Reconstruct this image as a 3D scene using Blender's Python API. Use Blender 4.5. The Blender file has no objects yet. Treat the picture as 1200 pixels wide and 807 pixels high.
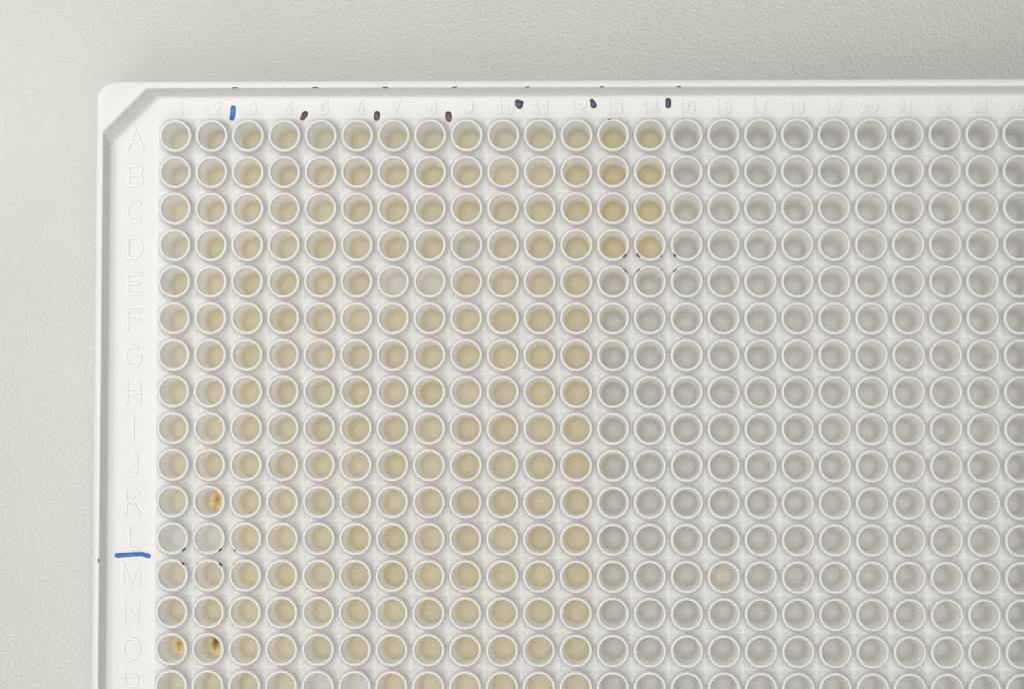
import bpy, bmesh, math, random
from mathutils import Vector, Matrix

random.seed(11)
S = bpy.context.scene
COL = S.collection
MM = 0.001
R = math.radians

# ------------------------------------------------------------------ camera
cam_d = bpy.data.cameras.new("camera")
cam_d.sensor_width = 36.0
cam_d.sensor_fit = 'HORIZONTAL'
cam_d.lens = 36.0 * 3400.0 / 1200.0
cam_d.clip_start = 0.01
cam_d.clip_end = 20.0
cam = bpy.data.objects.new("camera", cam_d)
cam.location = (0.003022792, -0.009266678, 0.368847191)
cam.rotation_euler = (0.048789365, 0.036945431, 0.002334093)
COL.objects.link(cam)
S.camera = cam

# ------------------------------------------------------------------ room light
W = bpy.data.worlds.new("World")
S.world = W
W.use_nodes = True
W.node_tree.nodes["Background"].inputs[0].default_value = (0.95, 0.97, 1.0, 1)
W.node_tree.nodes["Background"].inputs[1].default_value = 0.02


def area_lamp(name, loc, target, sx, sy, power, color):
    d = bpy.data.lights.new(name, 'AREA')
    d.shape = 'RECTANGLE'
    d.size, d.size_y = sx, sy
    d.energy = power
    d.color = color
    o = bpy.data.objects.new(name, d)
    o.location = loc
    o.rotation_euler = (Vector(target) - Vector(loc)).to_track_quat('-Z', 'Y').to_euler()
    COL.objects.link(o)
    return o


area_lamp("overhead_lamp", (-0.04, 0.00, 1.50), (0.0, -0.01, 0.0), 0.36, 0.36, 8.5, (1.0, 0.986, 0.962))
area_lamp("broad_fill", (-0.06, -0.06, 0.90), (0.0, -0.01, 0.0), 0.9, 0.9, 2.85, (1.0, 0.986, 0.962))  # unseen broad fill, added to brighten the well walls
area_lamp("desk_lamp", (-0.20, 0.12, 0.28), (-0.07, 0.02, 0.0), 0.10, 0.10, 0.55, (1.0, 0.986, 0.962))
area_lamp("near_fill", (-0.10, -0.42, 0.72), (0.0, 0.0, 0.0), 0.6, 0.5, 2.6, (1.0, 0.99, 0.972))  # unseen fill added on the near side, no window there

S.view_settings.view_transform = 'Standard'
S.view_settings.look = 'None'
S.view_settings.exposure = 0.02
S.view_settings.gamma = 1.0
S.view_settings.use_curve_mapping = False
S.cycles.use_denoising = True
S.cycles.max_bounces = 32
S.cycles.diffuse_bounces = 28
S.cycles.transmission_bounces = 28
S.cycles.glossy_bounces = 4
S.cycles.caustics_reflective = False


# ------------------------------------------------------------------ materials
def material(name):
    m = bpy.data.materials.new(name)
    m.use_nodes = True
    nt = m.node_tree
    return m, nt, nt.nodes, nt.links, nt.nodes["Principled BSDF"]


def noise(ns, ls, scale, detail=3.0, rough=0.5, coord='Object'):
    tc = ns.new("ShaderNodeTexCoord")
    n = ns.new("ShaderNodeTexNoise")
    n.inputs["Scale"].default_value = scale
    n.inputs["Detail"].default_value = detail
    n.inputs["Roughness"].default_value = rough
    ls.new(tc.outputs[coord], n.inputs["Vector"])
    return n


def ramp(ns, ls, src, stops):
    r = ns.new("ShaderNodeValToRGB")
    el = r.color_ramp.elements
    while len(el) < len(stops):
        el.new(0.5)
    for e, (p, c) in zip(el, stops):
        e.position = p
        e.color = (*c, 1)
    ls.new(src, r.inputs[0])
    return r


def plastic(name, through, tone, rough):
    m, nt, ns, ls, b = material(name)
    n = noise(ns, ls, 260.0, 4.0)
    r = ramp(ns, ls, n.outputs["Fac"], [(0.3, tuple(t - 0.006 for t in tone)), (0.7, tuple(t + 0.006 for t in tone))])
    oi = ns.new("ShaderNodeObjectInfo")
    vr = ramp(ns, ls, oi.outputs["Random"], [(0.0, (0.985, 0.987, 0.988)), (0.5, (1.0, 0.998, 0.995)), (1.0, (1.0, 1.0, 1.0))])
    mv = ns.new("ShaderNodeMix")
    mv.data_type = 'RGBA'
    mv.blend_type = 'MULTIPLY'
    mv.inputs[0].default_value = 1.0
    ls.new(r.outputs[0], mv.inputs[6])
    ls.new(vr.outputs[0], mv.inputs[7])
    ls.new(mv.outputs[2], b.inputs["Base Color"])
    b.inputs["Roughness"].default_value = rough
    b.inputs["Specular IOR Level"].default_value = 0.42
    f = noise(ns, ls, 2600.0, 2.0)
    bp = ns.new("ShaderNodeBump")
    bp.inputs["Strength"].default_value = 0.12
    bp.inputs["Distance"].default_value = 0.00004
    ls.new(f.outputs["Fac"], bp.inputs["Height"])
    ls.new(bp.outputs[0], b.inputs["Normal"])
    # thin moulded plastic lets some light through
    tr = ns.new("ShaderNodeBsdfTranslucent")
    ls.new(mv.outputs[2], tr.inputs["Color"])
    mx = ns.new("ShaderNodeMixShader")
    mx.inputs[0].default_value = through
    ls.new(b.outputs[0], mx.inputs[1])
    ls.new(tr.outputs[0], mx.inputs[2])
    ls.new(mx.outputs[0], ns["Material Output"].inputs["Surface"])
    return m


def table_mat():
    m, nt, ns, ls, b = material("textured_laminate")
    n = noise(ns, ls, 40.0, 4.0)
    r = ramp(ns, ls, n.outputs["Fac"], [(0.3, (0.370, 0.374, 0.346)), (0.7, (0.397, 0.401, 0.372))])
    ls.new(r.outputs[0], b.inputs["Base Color"])
    b.inputs["Roughness"].default_value = 0.35
    b.inputs["Specular IOR Level"].default_value = 0.5
    a = noise(ns, ls, 2800.0, 2.0, 0.5)
    c = noise(ns, ls, 1500.0, 2.0, 0.5)
    mx = ns.new("ShaderNodeMath")
    mx.operation = 'MULTIPLY_ADD'
    mx.inputs[1].default_value = 0.6
    ls.new(c.outputs["Fac"], mx.inputs[0])
    ls.new(a.outputs["Fac"], mx.inputs[2])
    bp = ns.new("ShaderNodeBump")
    bp.inputs["Strength"].default_value = 0.28
    bp.inputs["Distance"].default_value = 0.00016
    ls.new(mx.outputs[0], bp.inputs["Height"])
    ls.new(bp.outputs[0], b.inputs["Normal"])
    return m


def liquid_mat():
    """cloudy sample with a thin film up the wall: full colour low down, fading upward to paint in light tinted by deep liquid."""
    m, nt, ns, ls, b = material("cloudy_sample")
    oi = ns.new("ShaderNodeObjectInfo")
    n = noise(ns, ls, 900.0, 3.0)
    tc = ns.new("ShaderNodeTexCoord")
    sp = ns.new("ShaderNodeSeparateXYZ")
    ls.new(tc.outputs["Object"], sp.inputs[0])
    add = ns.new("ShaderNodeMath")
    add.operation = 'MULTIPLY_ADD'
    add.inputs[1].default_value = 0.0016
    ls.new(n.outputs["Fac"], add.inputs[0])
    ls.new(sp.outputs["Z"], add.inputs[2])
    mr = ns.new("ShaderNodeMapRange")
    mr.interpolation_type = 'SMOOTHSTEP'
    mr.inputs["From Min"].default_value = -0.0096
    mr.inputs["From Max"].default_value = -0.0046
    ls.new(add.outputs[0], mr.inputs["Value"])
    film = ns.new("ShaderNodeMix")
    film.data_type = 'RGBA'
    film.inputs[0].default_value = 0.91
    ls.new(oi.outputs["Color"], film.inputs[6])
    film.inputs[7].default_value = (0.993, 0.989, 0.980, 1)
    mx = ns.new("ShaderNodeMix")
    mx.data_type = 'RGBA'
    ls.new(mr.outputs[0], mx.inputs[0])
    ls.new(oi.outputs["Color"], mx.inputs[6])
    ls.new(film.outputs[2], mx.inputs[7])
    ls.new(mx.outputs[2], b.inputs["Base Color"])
    b.inputs["Roughness"].default_value = 0.35
    b.inputs["Specular IOR Level"].default_value = 0.25
    tr = ns.new("ShaderNodeBsdfTranslucent")
    ls.new(mx.outputs[2], tr.inputs["Color"])
    ms = ns.new("ShaderNodeMixShader")
    ms.inputs[0].default_value = 0.6
    ls.new(b.outputs[0], ms.inputs[1])
    ls.new(tr.outputs[0], ms.inputs[2])
    ls.new(ms.outputs[0], ns["Material Output"].inputs["Surface"])
    return m


def ink_mat(name, lo, hi, rough=0.35, scale=900.0):
    m, nt, ns, ls, b = material(name)
    n = noise(ns, ls, scale, 3.0)
    r = ramp(ns, ls, n.outputs["Fac"], [(0.38, lo), (0.66, hi)])
    ls.new(r.outputs[0], b.inputs["Base Color"])
    b.inputs["Roughness"].default_value = rough
    b.inputs["Specular IOR Level"].default_value = 0.22
    return m


def deposit_mat(name, core, mid, edge):
    m, nt, ns, ls, b = material(name)
    tc = ns.new("ShaderNodeTexCoord")
    mp = ns.new("ShaderNodeMapping")
    mp.inputs["Scale"].default_value = (1.33, 0.80, 0.0)
    ls.new(tc.outputs["Object"], mp.inputs["Vector"])
    ln = ns.new("ShaderNodeVectorMath")
    ln.operation = 'LENGTH'
    ls.new(mp.outputs[0], ln.inputs[0])
    n = noise(ns, ls, 1500.0, 3.0)
    ma = ns.new("ShaderNodeMath")
    ma.operation = 'MULTIPLY_ADD'
    ma.inputs[1].default_value = 830.0
    ls.new(ln.outputs["Value"], ma.inputs[0])
    sb = ns.new("ShaderNodeMath")
    sb.operation = 'MULTIPLY_ADD'
    sb.inputs[1].default_value = 0.7
    sb.inputs[2].default_value = -0.35
    ls.new(n.outputs["Fac"], sb.inputs[0])
    ls.new(sb.outputs[0], ma.inputs[2])
    r = ramp(ns, ls, ma.outputs[0], [(0.10, core), (0.42, mid), (0.82, edge)])
    ls.new(r.outputs[0], b.inputs["Base Color"])
    b.inputs["Roughness"].default_value = 0.5
    b.inputs["Specular IOR Level"].default_value = 0.2
    return m


PLASTIC = plastic("white_plastic", 0.45, (0.835, 0.835, 0.830), 0.34)  # toned darker than the bores, painting shade into the gaps between wells
BORE_LIT = plastic("lit_bore_plastic", 0.50, (0.992, 0.987, 0.977), 0.42)  # same white plastic lightened, painting scattered light into the bores
TABLE = table_mat()
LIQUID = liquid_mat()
INK_BLUE = ink_mat("blue_ink", (0.006, 0.085, 0.25), (0.018, 0.165, 0.38), 0.4)
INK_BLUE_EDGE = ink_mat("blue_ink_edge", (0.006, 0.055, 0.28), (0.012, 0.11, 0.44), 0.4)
INK_BROWN = ink_mat("brown_black_ink", (0.008, 0.004, 0.005), (0.12, 0.045, 0.04), 0.3)
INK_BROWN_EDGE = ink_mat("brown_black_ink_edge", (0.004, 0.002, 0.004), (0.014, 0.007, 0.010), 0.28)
INK_VIOLET = ink_mat("violet_black_ink", (0.004, 0.003, 0.013), (0.045, 0.036, 0.085), 0.3)
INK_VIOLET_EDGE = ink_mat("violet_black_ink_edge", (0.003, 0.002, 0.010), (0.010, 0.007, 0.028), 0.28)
INK_BLACK = ink_mat("dry_black_ink", (0.010, 0.010, 0.013), (0.06, 0.058, 0.062), 0.5, 3000.0)
INK_FAINT = ink_mat("worn_grey_ink", (0.20, 0.195, 0.19), (0.55, 0.54, 0.52), 0.5, 3000.0)
DEPOSIT = deposit_mat("brown_deposit", (0.44, 0.25, 0.085), (0.64, 0.45, 0.20), (0.86, 0.77, 0.54))
DEPOSIT_DARK = deposit_mat("dark_brown_deposit", (0.17, 0.085, 0.032), (0.42, 0.26, 0.095), (0.84, 0.74, 0.50))
FLAKE = ink_mat("tan_flake", (0.74, 0.67, 0.54), (0.92, 0.88, 0.78), 0.5, 1200.0)


# ------------------------------------------------------------------ helpers
def link_mesh(name, verts, faces, mats, parent=None, loc=None, smooth=False, fmat=None):
    me = bpy.data.meshes.new(name)
    me.from_pydata([(x * MM, y * MM, z * MM) for x, y, z in verts], [], faces)
    for m in (mats if isinstance(mats, (list, tuple)) else [mats]):
        me.materials.append(m)
    if fmat:
        me.polygons.foreach_set("material_index", fmat)
    if smooth:
        me.polygons.foreach_set("use_smooth", [True] * len(me.polygons))
    me.update()
    o = bpy.data.objects.new(name, me)
    COL.objects.link(o)
    if parent is not None:
        o.parent = parent
    if loc is not None:
        o.location = [c * MM for c in loc]
    return o


def fix_normals(o):
    bm = bmesh.new()
    bm.from_mesh(o.data)
    bmesh.ops.recalc_face_normals(bm, faces=bm.faces)
    bm.to_mesh(o.data)
    bm.free()


def revolve(profile, seg, close_end=True):
    """profile of (r, z); r = 0 at an end makes a pole."""
    vs, fs, rows = [], [], []
    for r, z in profile:
        if r <= 1e-6:
            rows.append([len(vs)])
            vs.append((0, 0, z))
        else:
            rows.append(list(range(len(vs), len(vs) + seg)))
            for k in range(seg):
                a = 2 * math.pi * k / seg
                vs.append((r * math.cos(a), r * math.sin(a), z))
    for A, B in zip(rows, rows[1:]):
        for k in range(seg):
            k2 = (k + 1) % seg
            if len(A) == 1:
                fs.append((A[0], B[k2], B[k]))
            elif len(B) == 1:
                fs.append((A[k], A[k2], B[0]))
            else:
                fs.append((A[k], A[k2], B[k2], B[k]))
    return vs, fs


def stroke_mesh(strokes, z, wb, wt, h, wf=None):
    """raised ridges along polylines (mm). returns verts, faces, slot (0 top, 1 flank)."""
    V, F, SL = [], [], []
    for si, pts in enumerate(strokes):
        closed = (Vector(pts[0]) - Vector(pts[-1])).length < 1e-6 and len(pts) > 3
        P = [Vector(p) for p in (pts[:-1] if closed else pts)]
        n = len(P)
        hh = h + 0.010 * si
        rows = []

        def row(c, nrm, k):
            i = len(V)
            f = wf(k / max(1, n - 1)) if wf else 1.0
            for off, zz in ((wb * f, z - 0.03), (wt * f, z + hh), (-wt * f, z + hh), (-wb * f, z - 0.03)):
                q = c + nrm * off
                V.append((q.x, q.y, zz))
            rows.append((i, i + 1, i + 2, i + 3))
        for k in range(n):
            if closed:
                d0, d1 = (P[k] - P[k - 1]).normalized(), (P[(k + 1) % n] - P[k]).normalized()
            else:
                d0 = (P[k] - P[k - 1]).normalized() if k > 0 else (P[1] - P[0]).normalized()
                d1 = (P[k + 1] - P[k]).normalized() if k < n - 1 else d0
            t = (d0 + d1).normalized()
            nrm = Vector((-t.y, t.x))
            nrm = nrm / max(0.6, nrm.dot(Vector((-d0.y, d0.x))))
            row(P[k], nrm, k)
        rng = range(n) if closed else range(n - 1)
        for k in rng:
            a, b = rows[k], rows[(k + 1) % n]
            for j, sl in ((0, 1), (1, 0), (2, 1)):
                F.append((a[j], a[j + 1], b[j + 1], b[j]))
                SL.append(sl)
        if not closed:
            for end, sgn in ((0, -1), (n - 1, 1)):
                a = rows[end]
                d = (P[1] - P[0]).normalized() if end == 0 else (P[-1] - P[-2]).normalized()
                d = d * sgn
                nr = Vector((-d.y, d.x))
                f = wf(end / max(1, n - 1)) if wf else 1.0
                N = 6
                top, bot = [], []
                for j in range(N + 1):
                    an = math.pi * j / N
                    u = nr * math.cos(an) + d * math.sin(an)
                    for lst, w_, zz in ((bot, wb * f, z - 0.03), (top, wt * f, z + hh)):
                        q = P[end] + u * w_
                        lst.append(len(V))
                        V.append((q.x, q.y, zz))
                for j in range(N):
                    F.append((bot[j], bot[j + 1], top[j + 1], top[j]))
                    SL.append(1)
                F.append(tuple(top))
                SL.append(0)
    return V, F, SL


def arc(cx, cy, rx, ry, a0, a1, n=10):
    return [(cx + rx * math.cos(R(a0 + (a1 - a0) * k / n)), cy + ry * math.sin(R(a0 + (a1 - a0) * k / n))) for k in range(n + 1)]


# single stroke alphabet in a box 1 wide (x -0.5..0.5) and 1 high (y -0.5..0.5)
GLYPH = {
    'A': [[(-.5, -.5), (0, .5), (.5, -.5)], [(-.31, -.14), (.31, -.14)]],
    'B': [[(-.42, -.5), (-.42, .5)], [(-.42, .5), (.1, .5)] + arc(.1, .26, .3, .24, 90, -90)[1:] + [(-.36, .02)],
          [(.1, .02)] + arc(.1, -.24, .36, .26, 90, -90)[1:] + [(-.42, -.5)]],
    'C': [arc(.02, 0, .5, .5, 48, 312, 20)],
    'D': [[(-.42, -.5), (-.42, .5)], [(-.42, .5), (0, .5)] + arc(0, 0, .45, .5, 90, -90, 14)[1:] + [(-.42, -.5)]],
    'E': [[(.42, .5), (-.40, .5), (-.40, -.5), (.42, -.5)], [(-.40, .02), (.34, .02)]],
    'F': [[(.42, .5), (-.40, .5), (-.40, -.5)], [(-.40, .02), (.32, .02)]],
    'G': [arc(.0, 0, .5, .5, 48, 330, 20) + [(.46, -.05), (.08, -.05)]],
    'H': [[(-.42, -.5), (-.42, .5)], [(.42, -.5), (.42, .5)], [(-.42, .02), (.42, .02)]],
    'I': [[(0, -.5), (0, .5)]],
    'J': [[(.26, .5), (.26, -.22)] + arc(-.04, -.22, .30, .28, 0, -170, 10)[1:]],
    'K': [[(-.40, -.5), (-.40, .5)], [(.42, .5), (-.40, -.12)], [(-.10, .12), (.42, -.5)]],
    'L': [[(-.18, .5), (-.18, -.5), (.36, -.5)]],
    'M': [[(-.5, -.5), (-.5, .5), (0, -.40), (.5, .5), (.5, -.5)]],
    'N': [[(-.42, -.5), (-.42, .5), (.42, -.5), (.42, .5)]],
    'O': [arc(0, 0, .5, .5, 0, 360, 24)],
    'P': [[(-.40, -.5), (-.40, .5)], [(-.40, .5), (.1, .5)] + arc(.1, .23, .32, .27, 90, -90)[1:] + [(-.36, -.04)]],
    '0': [arc(0, 0, .42, .5, 0, 360, 20)],
    '1': [[(-.28, .22), (-.02, .34), (.10, .5), (.10, -.5)]],
    '2': [arc(0, .20, .40, .30, 170, -20, 10) + [(-.42, -.5), (.44, -.5)]],
    '3': [arc(-.02, .24, .38, .26, 160, -85, 10), arc(-.02, -.23, .42, .28, 90, -160, 10)],
    '4': [[(.16, -.5), (.16, .5), (-.46, -.22)], [(-.46, -.22), (.44, -.22)]],
    '5': [[(.36, .5), (-.28, .5), (-.36, .04)] + arc(-.02, -.18, .42, .32, 130, -155, 12)],
    '6': [arc(.0, -.20, .42, .30, 0, 360, 16), [(-.42, -.20), (-.38, .14), (-.2, .38), (.02, .5), (.26, .46)]],
    '7': [[(-.42, .5), (.42, .5), (.02, -.05), (-.14, -.5)]],
    '8': [arc(0, .25, .36, .25, 0, 360, 16), arc(0, -.25, .42, .27, 0, 360, 16)],
    '9': [arc(.0, .20, .42, .30, 0, 360, 16), [(.42, .20), (.38, -.14), (.2, -.38), (-.02, -.5), (-.26, -.46)]],
}


def place_glyph(ch, cx, cy, w, h):
    return [[(cx + x * w, cy + y * h) for x, y in s] for s in GLYPH[ch]]


def thing(name, loc, label, cat, group=None):
    o = bpy.data.objects.new(name, None)
    o.empty_display_size = 0.01
    o.location = [c * MM for c in loc]
    o["label"] = label
    o["category"] = cat
    if group:
        o["group"] = group
    COL.objects.link(o)
    return o


# ------------------------------------------------------------------ table
tv = [(-900, -600, 0), (900, -600, 0), (900, 600, 0), (-900, 600, 0),
      (-900, -600, -28), (900, -600, -28), (900, 600, -28), (-900, 600, -28)]
tf = [(0, 1, 2, 3), (7, 6, 5, 4), (0, 4, 5, 1), (1, 5, 6, 2), (2, 6, 7, 3), (3, 7, 4, 0)]
table = link_mesh("table_surface", tv, tf, TABLE)
table["kind"] = "structure"

# ------------------------------------------------------------------ the plate
ZT = 14.4                 # tops of the well collars
ZB = ZT - 2.43            # the margin that carries the letters and numbers
ZV = ZT - 2.38            # floor between the wells
COLS, ROWS, PITCH = 24, 16, 4.5


def cx(c):
    return -51.75 + PITCH * c


def cy(r):
    return 33.75 - PITCH * r


plate = thing("well_plate", (0, 0, 0), "white plastic plate of many small round wells lying on the grey table", "well plate")

# frame: loops from the foot, over the top edge, down the inside
def outer_loop(dx, z, rad):
    hx, hy = 61.6 + dx, 40.58 + dx
    rad = max(0.4, rad + dx)
    pts = []
    for (sx, sy, a0) in ((-1, 1, 180), (1, 1, 90), (1, -1, 0), (-1, -1, 270)):
        for k in range(13):
            a = R(a0 - 90 * k / 12)
            pts.append((sx * (hx - rad) + rad * math.cos(a), sy * (hy - rad) + rad * math.sin(a), z))
    return pts


def inner_loop(d, z):
    """d: how far the wall has come in at this height."""
    x0, y0 = 60.70 - d * 0.62, 39.62 - d
    ch = 5.40 + d * 0.50
    pts = []
    for (sx, sy) in ((-1, 1), (1, 1), (1, -1), (-1, -1)):
        c = ch if (sx < 0 and sy > 0) else 1.0
        a, b = (sx * x0, sy * (y0 - c)), (sx * (x0 - c), sy * y0)
        if (sx, sy) in ((1, 1), (-1, -1)):
            a, b = b, a
        for k in range(13):
            t = k / 12
            pts.append((a[0] + (b[0] - a[0]) * t, a[1] + (b[1] - a[1]) * t, z))
    return pts


ZR = 14.5
loops = [outer_loop(1.5, 0.0, 2.6), outer_loop(1.5, 2.0, 2.6), outer_loop(1.35, 2.2, 2.6), outer_loop(0.35, 2.35, 2.6),
         outer_loop(0.0, ZR - 0.35, 2.6), outer_loop(-0.05, ZR - 0.14, 2.6), outer_loop(-0.16, ZR - 0.03, 2.6),
         outer_loop(-0.30, ZR, 2.6),
         inner_loop(-0.10, ZR), inner_loop(-0.03, ZR - 0.03), inner_loop(0.03, ZR - 0.14), inner_loop(0.10, ZR - 0.4),
         inner_loop(0.66, ZB + 0.25), inner_loop(0.78, ZB + 0.07), inner_loop(0.98, ZB - 0.002)]
fv, ff = [], []
n = len(loops[0])
for L in loops:
    fv += L
for i in range(len(loops) - 1):
    for k in range(n):
        k2 = (k + 1) % n
        ff.append((i * n + k, i * n + k2, (i + 1) * n + k2, (i + 1) * n + k))
frame = link_mesh("frame", fv, ff, PLASTIC, plate)
fix_normals(frame)
for p in frame.data.polygons:
    p.use_smooth = True
frame.data.set_sharp_from_angle(angle=R(40))


# unseen sheet added under the plate to bounce light back into the wells
bv = outer_loop(1.2, 0.6, 2.6)
bounce_sheet = link_mesh("bounce_sheet", bv, [tuple(reversed(range(len(bv))))], PLASTIC, plate)

# deck between and around the wells
PROF = [(2.02, -0.70), (2.10, -1.15), (2.18, -1.58), (2.26, -1.88), (2.36, -2.10), (2.50, -2.26), (2.70, -2.38), (9, -2.38)]


def prof(r):
    for (a, za), (b, zb) in zip(PROF, PROF[1:]):
        if r <= b:
            t = max(0.0, (r - a) / (b - a))
            return za + (zb - za) * t
    return -2.38


SEG = 40
TS = [0, 0.06, 0.14, 0.24, 0.36, 0.52, 0.74, 1.0]
cell_v, ring_n = [], SEG
for t in TS:
    for k in range(SEG):
        a = 2 * math.pi * k / SEG
        b = 2.25 / max(abs(math.cos(a)), abs(math.sin(a)))
        r = 2.02 + (b - 2.02) * t
        cell_v.append((r * math.cos(a), r * math.sin(a), prof(r)))
dv, df, key = [], [], {}
rim_pts = {}
for rr in range(ROWS):
    for c in range(COLS):
        idx = []
        for i, (x, y, z) in enumerate(cell_v):
            X, Y, Z = cx(c) + x, cy(rr) + y, ZT + z
            if i >= SEG * (len(TS) - 1):
                kk = (round(X, 3), round(Y, 3))
                if kk not in key:
                    key[kk] = len(dv)
                    dv.append((X, Y, Z))
                idx.append(key[kk])
            else:
                idx.append(len(dv))
                dv.append((X, Y, Z))
        for j in range(len(TS) - 1):
            for k in range(SEG):
                k2 = (k + 1) % SEG
                df.append((idx[j * SEG + k], idx[(j + 1) * SEG + k], idx[(j + 1) * SEG + k2], idx[j * SEG + k2]))
# step from the well field down to the margin
edge = [v for v in key.items() if abs(abs(v[0][0]) - 54.0) < 0.002 or abs(abs(v[0][1]) - 36.0) < 0.002]
edge.sort(key=lambda e: math.atan2(e[0][1] / 36.0, e[0][0] / 54.0))
lo = []
for (X, Y), i in edge:
    sx = 54.15 / 54.0
    sy = 36.15 / 36.0
    lo.append(len(dv))
    dv.append((X * sx, Y * sy, ZB))
ne = len(edge)
for k in range(ne):
    k2 = (k + 1) % ne
    df.append((edge[k][1], lo[k], lo[k2], edge[k2][1]))
# margin: a flat sheet from the step out under the foot of the inner wall
bm = bmesh.new()
o_loop = [bm.verts.new((x * MM, y * MM, ZB * MM)) for x, y, z in inner_loop(0.6, ZB)]
i_loop = [bm.verts.new((dv[i][0] * MM, dv[i][1] * MM, ZB * MM)) for i in lo]
es = [bm.edges.new((o_loop[k], o_loop[(k + 1) % len(o_loop)])) for k in range(len(o_loop)) if (o_loop[k].co - o_loop[(k + 1) % len(o_loop)].co).length > 1e-9]
es += [bm.edges.new((i_loop[k], i_loop[(k + 1) % ne])) for k in range(ne)]
bmesh.ops.triangle_fill(bm, use_beauty=True, use_dissolve=False, edges=es)
bmesh.ops.recalc_face_normals(bm, faces=bm.faces)
me = bpy.data.meshes.new("margin")
for f in bm.faces:
    if f.normal.z < 0:
        f.normal_flip()
bm.to_mesh(me)
bm.free()
me.materials.append(PLASTIC)
margin = bpy.data.objects.new("margin", me)
COL.objects.link(margin)
margin.parent = plate
deck = link_mesh("deck", dv, df, PLASTIC, plate, smooth=True)
fix_normals(deck)
deck.data.set_sharp_from_angle(angle=R(50))

# one well: collar outside, rim, tapering bore, rounded floor
WELL = [(2.10, -1.20), (2.045, -0.60), (2.02, -0.22), (1.985, -0.09), (1.93, -0.02), (1.87, 0.0), (1.75, 0.0), (1.70, -0.015),
        (1.672, -0.07), (1.66, -0.25), (1.60, -2.5), (1.54, -5.0), (1.475, -7.5), (1.42, -9.6), (1.38, -10.3), (1.28, -10.75),
        (1.05, -11.08), (0.7, -11.25), (0.35, -11.32), (0.0, -11.34)]
wv, wf_ = revolve(WELL[9:], 40)
kv, kf = revolve(WELL[:10], 40)
well0 = link_mesh("well", wv, wf_, BORE_LIT, plate, (cx(0), cy(0), ZT), smooth=True)
fix_normals(well0)
if sum(p.normal.z for p in well0.data.polygons) < 0:
    well0.data.flip_normals()
collar0 = link_mesh("collar", kv, kf, PLASTIC, well0, smooth=True)
fix_normals(collar0)
rest_v, rest_f, rest_s = [], [], []
first = True
for rr in range(ROWS):
    for c in range(COLS):
        if rr < 15 and c < 20:
            if first:
                first = False
                continue
            w = well0.copy()
            COL.objects.link(w)
            w.parent = plate
            w.location = (cx(c) * MM, cy(rr) * MM, ZT * MM)
            w.rotation_euler.z = 2 * math.pi * random.randrange(40) / 40
            k = collar0.copy()
            COL.objects.link(k)
            k.parent = w
        else:
            b = len(rest_v)
            rest_v += [(x + cx(c), y + cy(rr), z + ZT) for x, y, z in wv]
            rest_f += [tuple(i + b for i in f) for f in wf_]
            rest_s += [0] * len(wf_)
            b = len(rest_v)
            rest_v += [(x + cx(c), y + cy(rr), z + ZT) for x, y, z in kv]
            rest_f += [tuple(i + b for i in f) for f in kf]
            rest_s += [1] * len(kf)
rest = link_mesh("well", rest_v, rest_f, [BORE_LIT, PLASTIC], plate, smooth=True, fmat=rest_s)
fix_normals(rest)
rest["kind"] = "stuff"

# embossed row letters and column numbers
for r_, ch in enumerate("ABCDEFGHIJKLMNOP"):
    V, F, SL = stroke_mesh(place_glyph(ch, 0, 0, 1.95, 2.5), 0, 0.28, 0.15, 0.14)
    g = link_mesh("letter", V, F, PLASTIC, plate, (-57.10, cy(r_) * 0.9986 - 0.15, ZB))
    fix_normals(g)
for c in range(COLS):
    t = str(c + 1)
    st = []
    for i, ch in enumerate(t):
        st += place_glyph(ch, (i - (len(t) - 1) / 2) * 1.18, 0, 0.84, 1.45)
    V, F, SL = stroke_mesh(st, 0, 0.22, 0.12, 0.13)
    g = link_mesh("number", V, F, PLASTIC, plate, (cx(c) * 0.9955 + 0.06, 37.52, ZB))
    fix_normals(g)


# pen marks
def pen(name, pts, z, w, mats, label, wf=None, h=0.028, top=0.62):
    ox, oy = pts[0]
    V, F, SL = stroke_mesh([[(x - ox, y - oy) for x, y in pts]], 0, w, w * top, h, wf)
    o = link_mesh(name, V, F, mats, plate, (ox, oy, z), fmat=SL)
    fix_normals(o)
    if label:
        o["label"] = label
    return o


def jag(pts, n=5, amp=0.03):
    P = [Vector(p) for p in pts]
    out = []
    for a, b in zip(P, P[1:]):
        for k in range(n):
            q = a.lerp(b, k / n)
            out.append((q.x + random.uniform(-amp, amp), q.y + random.uniform(-amp, amp)))
    out.append(tuple(P[-1]))
    return out


ZI = ZV + 0.005
pen("pen_mark", jag([(-44.91, 37.47), (-44.95, 36.8), (-45.06, 36.15)], 3, 0.02), ZI, 0.33, [INK_BLUE, INK_BLUE_EDGE], "short blue pen stroke between 2 and 3")
pen("pen_mark", jag([(-58.95, -17.93), (-57.37, -17.82), (-55.99, -17.72), (-55.0, -17.96)], 4, 0.02), ZI, 0.29, [INK_BLUE, INK_BLUE_EDGE],
    "long blue pen stroke between L and M", wf=lambda t: 1.05 - 0.15 * math.sin(3 * t))
pen("pen_mark", jag([(-35.93, 36.76), (-36.27, 36.15)], 4, 0.03), ZI, 0.40, [INK_BROWN, INK_BROWN_EDGE], "slanting brown black pen mark between 4 and 5", wf=lambda t: 0.86 + 0.14 * math.sin(6 * t))
pen("pen_mark", jag([(-27.0, 36.72), (-27.05, 36.12)], 4, 0.02), ZI, 0.37, [INK_BROWN, INK_BROWN_EDGE], "brown black pen mark between 6 and 7")
pen("pen_mark", jag([(-18.15, 36.58), (-18.10, 35.95)], 4, 0.02), ZI, 0.40, [INK_BROWN, INK_BROWN_EDGE], "brown black pen mark between 8 and 9")
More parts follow.
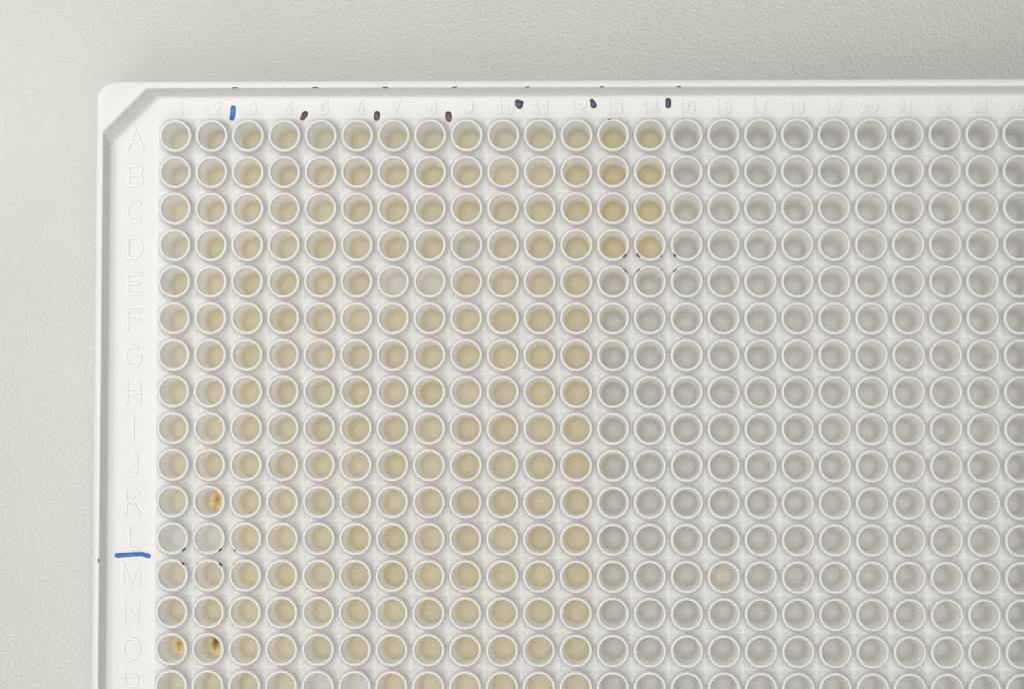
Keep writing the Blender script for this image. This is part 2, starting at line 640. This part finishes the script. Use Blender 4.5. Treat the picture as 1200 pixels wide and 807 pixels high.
pen("pen_mark", [(-9.60, 38.13), (-9.38, 37.92), (-9.35, 37.68)], ZI, 0.48, [INK_VIOLET, INK_VIOLET_EDGE], "blotted violet black pen mark between 10 and 11", wf=lambda t: 0.72 + 0.5 * math.sin(math.pi * min(1, t * 0.9)))
pen("pen_mark", [(-0.42, 38.28), (-0.26, 38.0), (-0.18, 37.72)], ZI, 0.38, [INK_VIOLET, INK_VIOLET_EDGE], "violet black pen mark between 12 and 13", wf=lambda t: 0.65 + 0.4 * t)
pen("pen_mark", [(9.02, 38.25), (9.04, 37.95), (9.02, 37.65)], ZI, 0.35, [INK_VIOLET, INK_VIOLET_EDGE], "violet black pen mark between 14 and 15")
# small traces along the inner edge of the rim and on the left rim
for x0, x1 in ((-44.75, -44.01), (-34.82, -34.08), (-26.17, -25.44), (-17.55, -16.92), (-8.51, -7.99), (0.61, 1.13), (10.02, 10.55)):
    pen("ink_trace", [(x0 + 0.08, 39.64), ((x0 + x1) / 2, 39.66), (x1 - 0.08, 39.665)], ZR, 0.085, [INK_BLACK, INK_BLACK], None, h=0.012)
pen("ink_trace", [(-60.78, -18.30), (-60.77, -18.7)], ZR, 0.085, [INK_BLACK, INK_BLACK], None, h=0.012)


def trace_on_collar(c, rr, deg, half, mat, r0=1.90, r1=2.02):
    prof_ = [(r, z) for r, z in ((1.87, 0.0), (1.93, -0.02), (1.985, -0.09), (2.02, -0.22), (2.045, -0.60))]
    prof_ = [(r + 0.010, z + 0.012) for r, z in prof_]
    if r1 < 2.0:
        prof_ = prof_[:3]
    V, F = [], []
    N = 8
    for j, (r, z) in enumerate(prof_):
        for k in range(N + 1):
            f = 1.0 - 0.35 * abs(j - 1.5) / 2 + random.uniform(-0.12, 0.12)
            a = R(deg + half * f * (2 * k / N - 1))
            V.append((r * math.cos(a), r * math.sin(a), z))
    for j in range(len(prof_) - 1):
        for k in range(N):
            i = j * (N + 1) + k
            F.append((i, i + 1, i + N + 2, i + N + 1))
    o = link_mesh("ink_trace", V, F, mat, plate, (cx(c), cy(rr), ZT), smooth=True)
    fix_normals(o)


for c, rr, deg, half, m in ((12, 3, -43, 11, INK_BLACK), (13, 3, 222, 11, INK_BLACK), (13, 3, -46, 8, INK_FAINT), (14, 3, 222, 9, INK_BLACK),
                            (12, 4, 42, 11, INK_BLACK), (13, 4, 138, 10, INK_BLACK), (13, 4, 46, 5, INK_FAINT), (14, 4, 138, 10, INK_BLACK),
                            (0, 11, -44, 9, INK_BLACK), (1, 11, 228, 7, INK_FAINT), (1, 11, -44, 8, INK_BLACK), (2, 11, 228, 7, INK_BLACK),
                            (0, 12, 46, 7, INK_BLACK), (1, 12, 135, 6, INK_FAINT), (1, 12, 42, 8, INK_BLACK), (2, 12, 136, 6, INK_FAINT),
                            (10, 0, 102, 7, INK_FAINT), (12, 0, 103, 8, INK_BLACK), (14, 0, 102, 6, INK_FAINT)):
    trace_on_collar(c, rr, deg, half, m)

# ------------------------------------------------------------------ samples in the wells
ROW = "ABCDEFGHIJKLMNOP"
WORD = "one two three four five six seven eight nine ten eleven twelve thirteen fourteen fifteen sixteen".split()
EMPTY = {(6, 4), (7, 4), (0, 11), (1, 11), (4, 15), (5, 15)}


def bore(z):
    for (a, za), (b, zb) in zip(WELL[8:], WELL[9:]):
        if z >= zb:
            return a + (b - a) * (z - za) / (zb - za)
    return 0


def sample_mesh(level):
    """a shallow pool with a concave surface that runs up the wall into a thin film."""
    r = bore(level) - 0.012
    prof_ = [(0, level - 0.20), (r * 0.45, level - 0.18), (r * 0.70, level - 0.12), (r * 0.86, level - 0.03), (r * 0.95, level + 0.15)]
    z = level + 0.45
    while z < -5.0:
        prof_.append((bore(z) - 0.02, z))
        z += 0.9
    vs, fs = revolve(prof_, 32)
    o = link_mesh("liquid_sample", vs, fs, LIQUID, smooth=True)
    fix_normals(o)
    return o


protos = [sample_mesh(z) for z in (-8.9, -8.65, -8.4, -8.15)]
used = [False] * 4


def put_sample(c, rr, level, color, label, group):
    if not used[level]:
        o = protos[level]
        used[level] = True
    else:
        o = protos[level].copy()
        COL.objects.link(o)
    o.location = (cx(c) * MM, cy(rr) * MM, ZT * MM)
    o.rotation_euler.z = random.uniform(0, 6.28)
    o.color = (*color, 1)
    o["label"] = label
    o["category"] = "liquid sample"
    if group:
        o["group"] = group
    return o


def deposit(parent, ang, r, mat, size, zc):
    """a lumpy crust on the wall and floor of a well; child of its sample."""
    rnd = random.Random(int(ang * 7 + r * 100))
    V, F = [], []
    N, M = 16, 6
    V.append((0, 0, 0.07))
    for j in range(1, M + 1):
        for k in range(N):
            a = 2 * math.pi * k / N
            q = size * j / M * (1 + 0.28 * rnd.uniform(-1, 1) * (j / M))
            V.append((q * math.cos(a) * 0.75, q * math.sin(a) * 1.25, 0.07 * (1 - (j / M) ** 2) + rnd.uniform(-0.012, 0.012) - (0.05 if j == M else 0)))
    for k in range(N):
        F.append((0, 1 + k, 1 + (k + 1) % N))
    for j in range(M - 1):
        for k in range(N):
            a, b = 1 + j * N + k, 1 + j * N + (k + 1) % N
            F.append((a, a + N, b + N, b))
    o = link_mesh("deposit", V, F, mat, parent, smooth=True)
    fix_normals(o)
    return o


for c in range(14):
    for rr in range(ROWS):
        if c >= 12 and rr > 3:
            continue
        if (c, rr) in EMPTY:
            continue
        v = random.uniform(-1, 1)
        k = 1.0 + 0.02 * v
        col = [0.956 * k, 0.916 * k * random.uniform(0.990, 1.004), 0.750 * k * random.uniform(0.95, 1.04)]
        tone, lvl = "pale yellow cloudy", random.choice((0, 1, 1, 2))
        if c == 11:
            col = [0.912 * k, 0.848 * k, 0.635 * k]
            tone, lvl = "deeper yellow-tan", 2
        if c >= 12:
            col = [0.905 * k, 0.84 * k, 0.585 * k]
            tone, lvl = "strong yellow", 1
        if rr >= 13 and 4 < c < 11:
            col = [0.937 * k, 0.887 * k, 0.695 * k]
            tone, lvl = "fuller yellow", 2
        if (c, rr) == (8, 3):
            col = [0.90, 0.875, 0.83]
            tone, lvl = "grey-brown cloudy", 1
        label = f"{tone} liquid in the well of lettered row {ROW[rr]} under number {WORD[c]}"
        if (c, rr) in ((1, 10), (0, 14), (1, 14)):
            tone = {(1, 10): "orange-brown stained", (0, 14): "brown-streaked yellow", (1, 14): "darkest brown crusted"}[(c, rr)]
            label = f"{tone} liquid in the well of lettered row {ROW[rr]} under number {WORD[c]}"
        o = put_sample(c, rr, lvl, col, label, "yellowish liquid samples in the wells")
        if (c, rr) in ((1, 10), (0, 14), (1, 14)):
            dx, dy, mt, sz = {(1, 10): (-0.18, 0.20, DEPOSIT, 1.30), (0, 14): (-0.28, 0.15, DEPOSIT, 1.15), (1, 14): (-0.22, 0.35, DEPOSIT_DARK, 1.25)}[(c, rr)]
            o.rotation_euler.z = 0
            d = deposit(o, c * 3 + rr, sz, mt, sz, 0)
            d.location = (dx * MM, dy * MM, ((-8.9, -8.65, -8.4, -8.15)[lvl] - 0.14) * MM)
            d["label"] = "lumpy brown deposit in the sample"
for c, rr in sorted(EMPTY):
    put_sample(c, rr, 2, (0.984, 0.980, 0.976), f"whitish colourless liquid in the well of lettered row {ROW[rr]} under number {WORD[c]}", "whitish samples between the yellowish ones")
# pale tan dried residue in the well at row M, number sixteen
o = put_sample(15, 12, 0, (0.915, 0.895, 0.85), "faint tan dried residue in the well of lettered row M under number sixteen", None)
o["category"] = "dried residue"
o.rotation_euler.z = 0
V, F, SL = stroke_mesh([[(-0.45, -0.60), (-0.40, -0.1), (-0.15, 0.20)], [(-0.40, -0.1), (-0.6, 0.15)]], 0, 0.14, 0.07, 0.06, lambda t: 0.7 + 0.4 * math.sin(3 * t))
fl = link_mesh("flake", V, F, [FLAKE, FLAKE], o, (0, 0, -9.05), fmat=SL)
fix_normals(fl)
for i, o in enumerate(protos):
    if not used[i]:
        bpy.data.objects.remove(o)
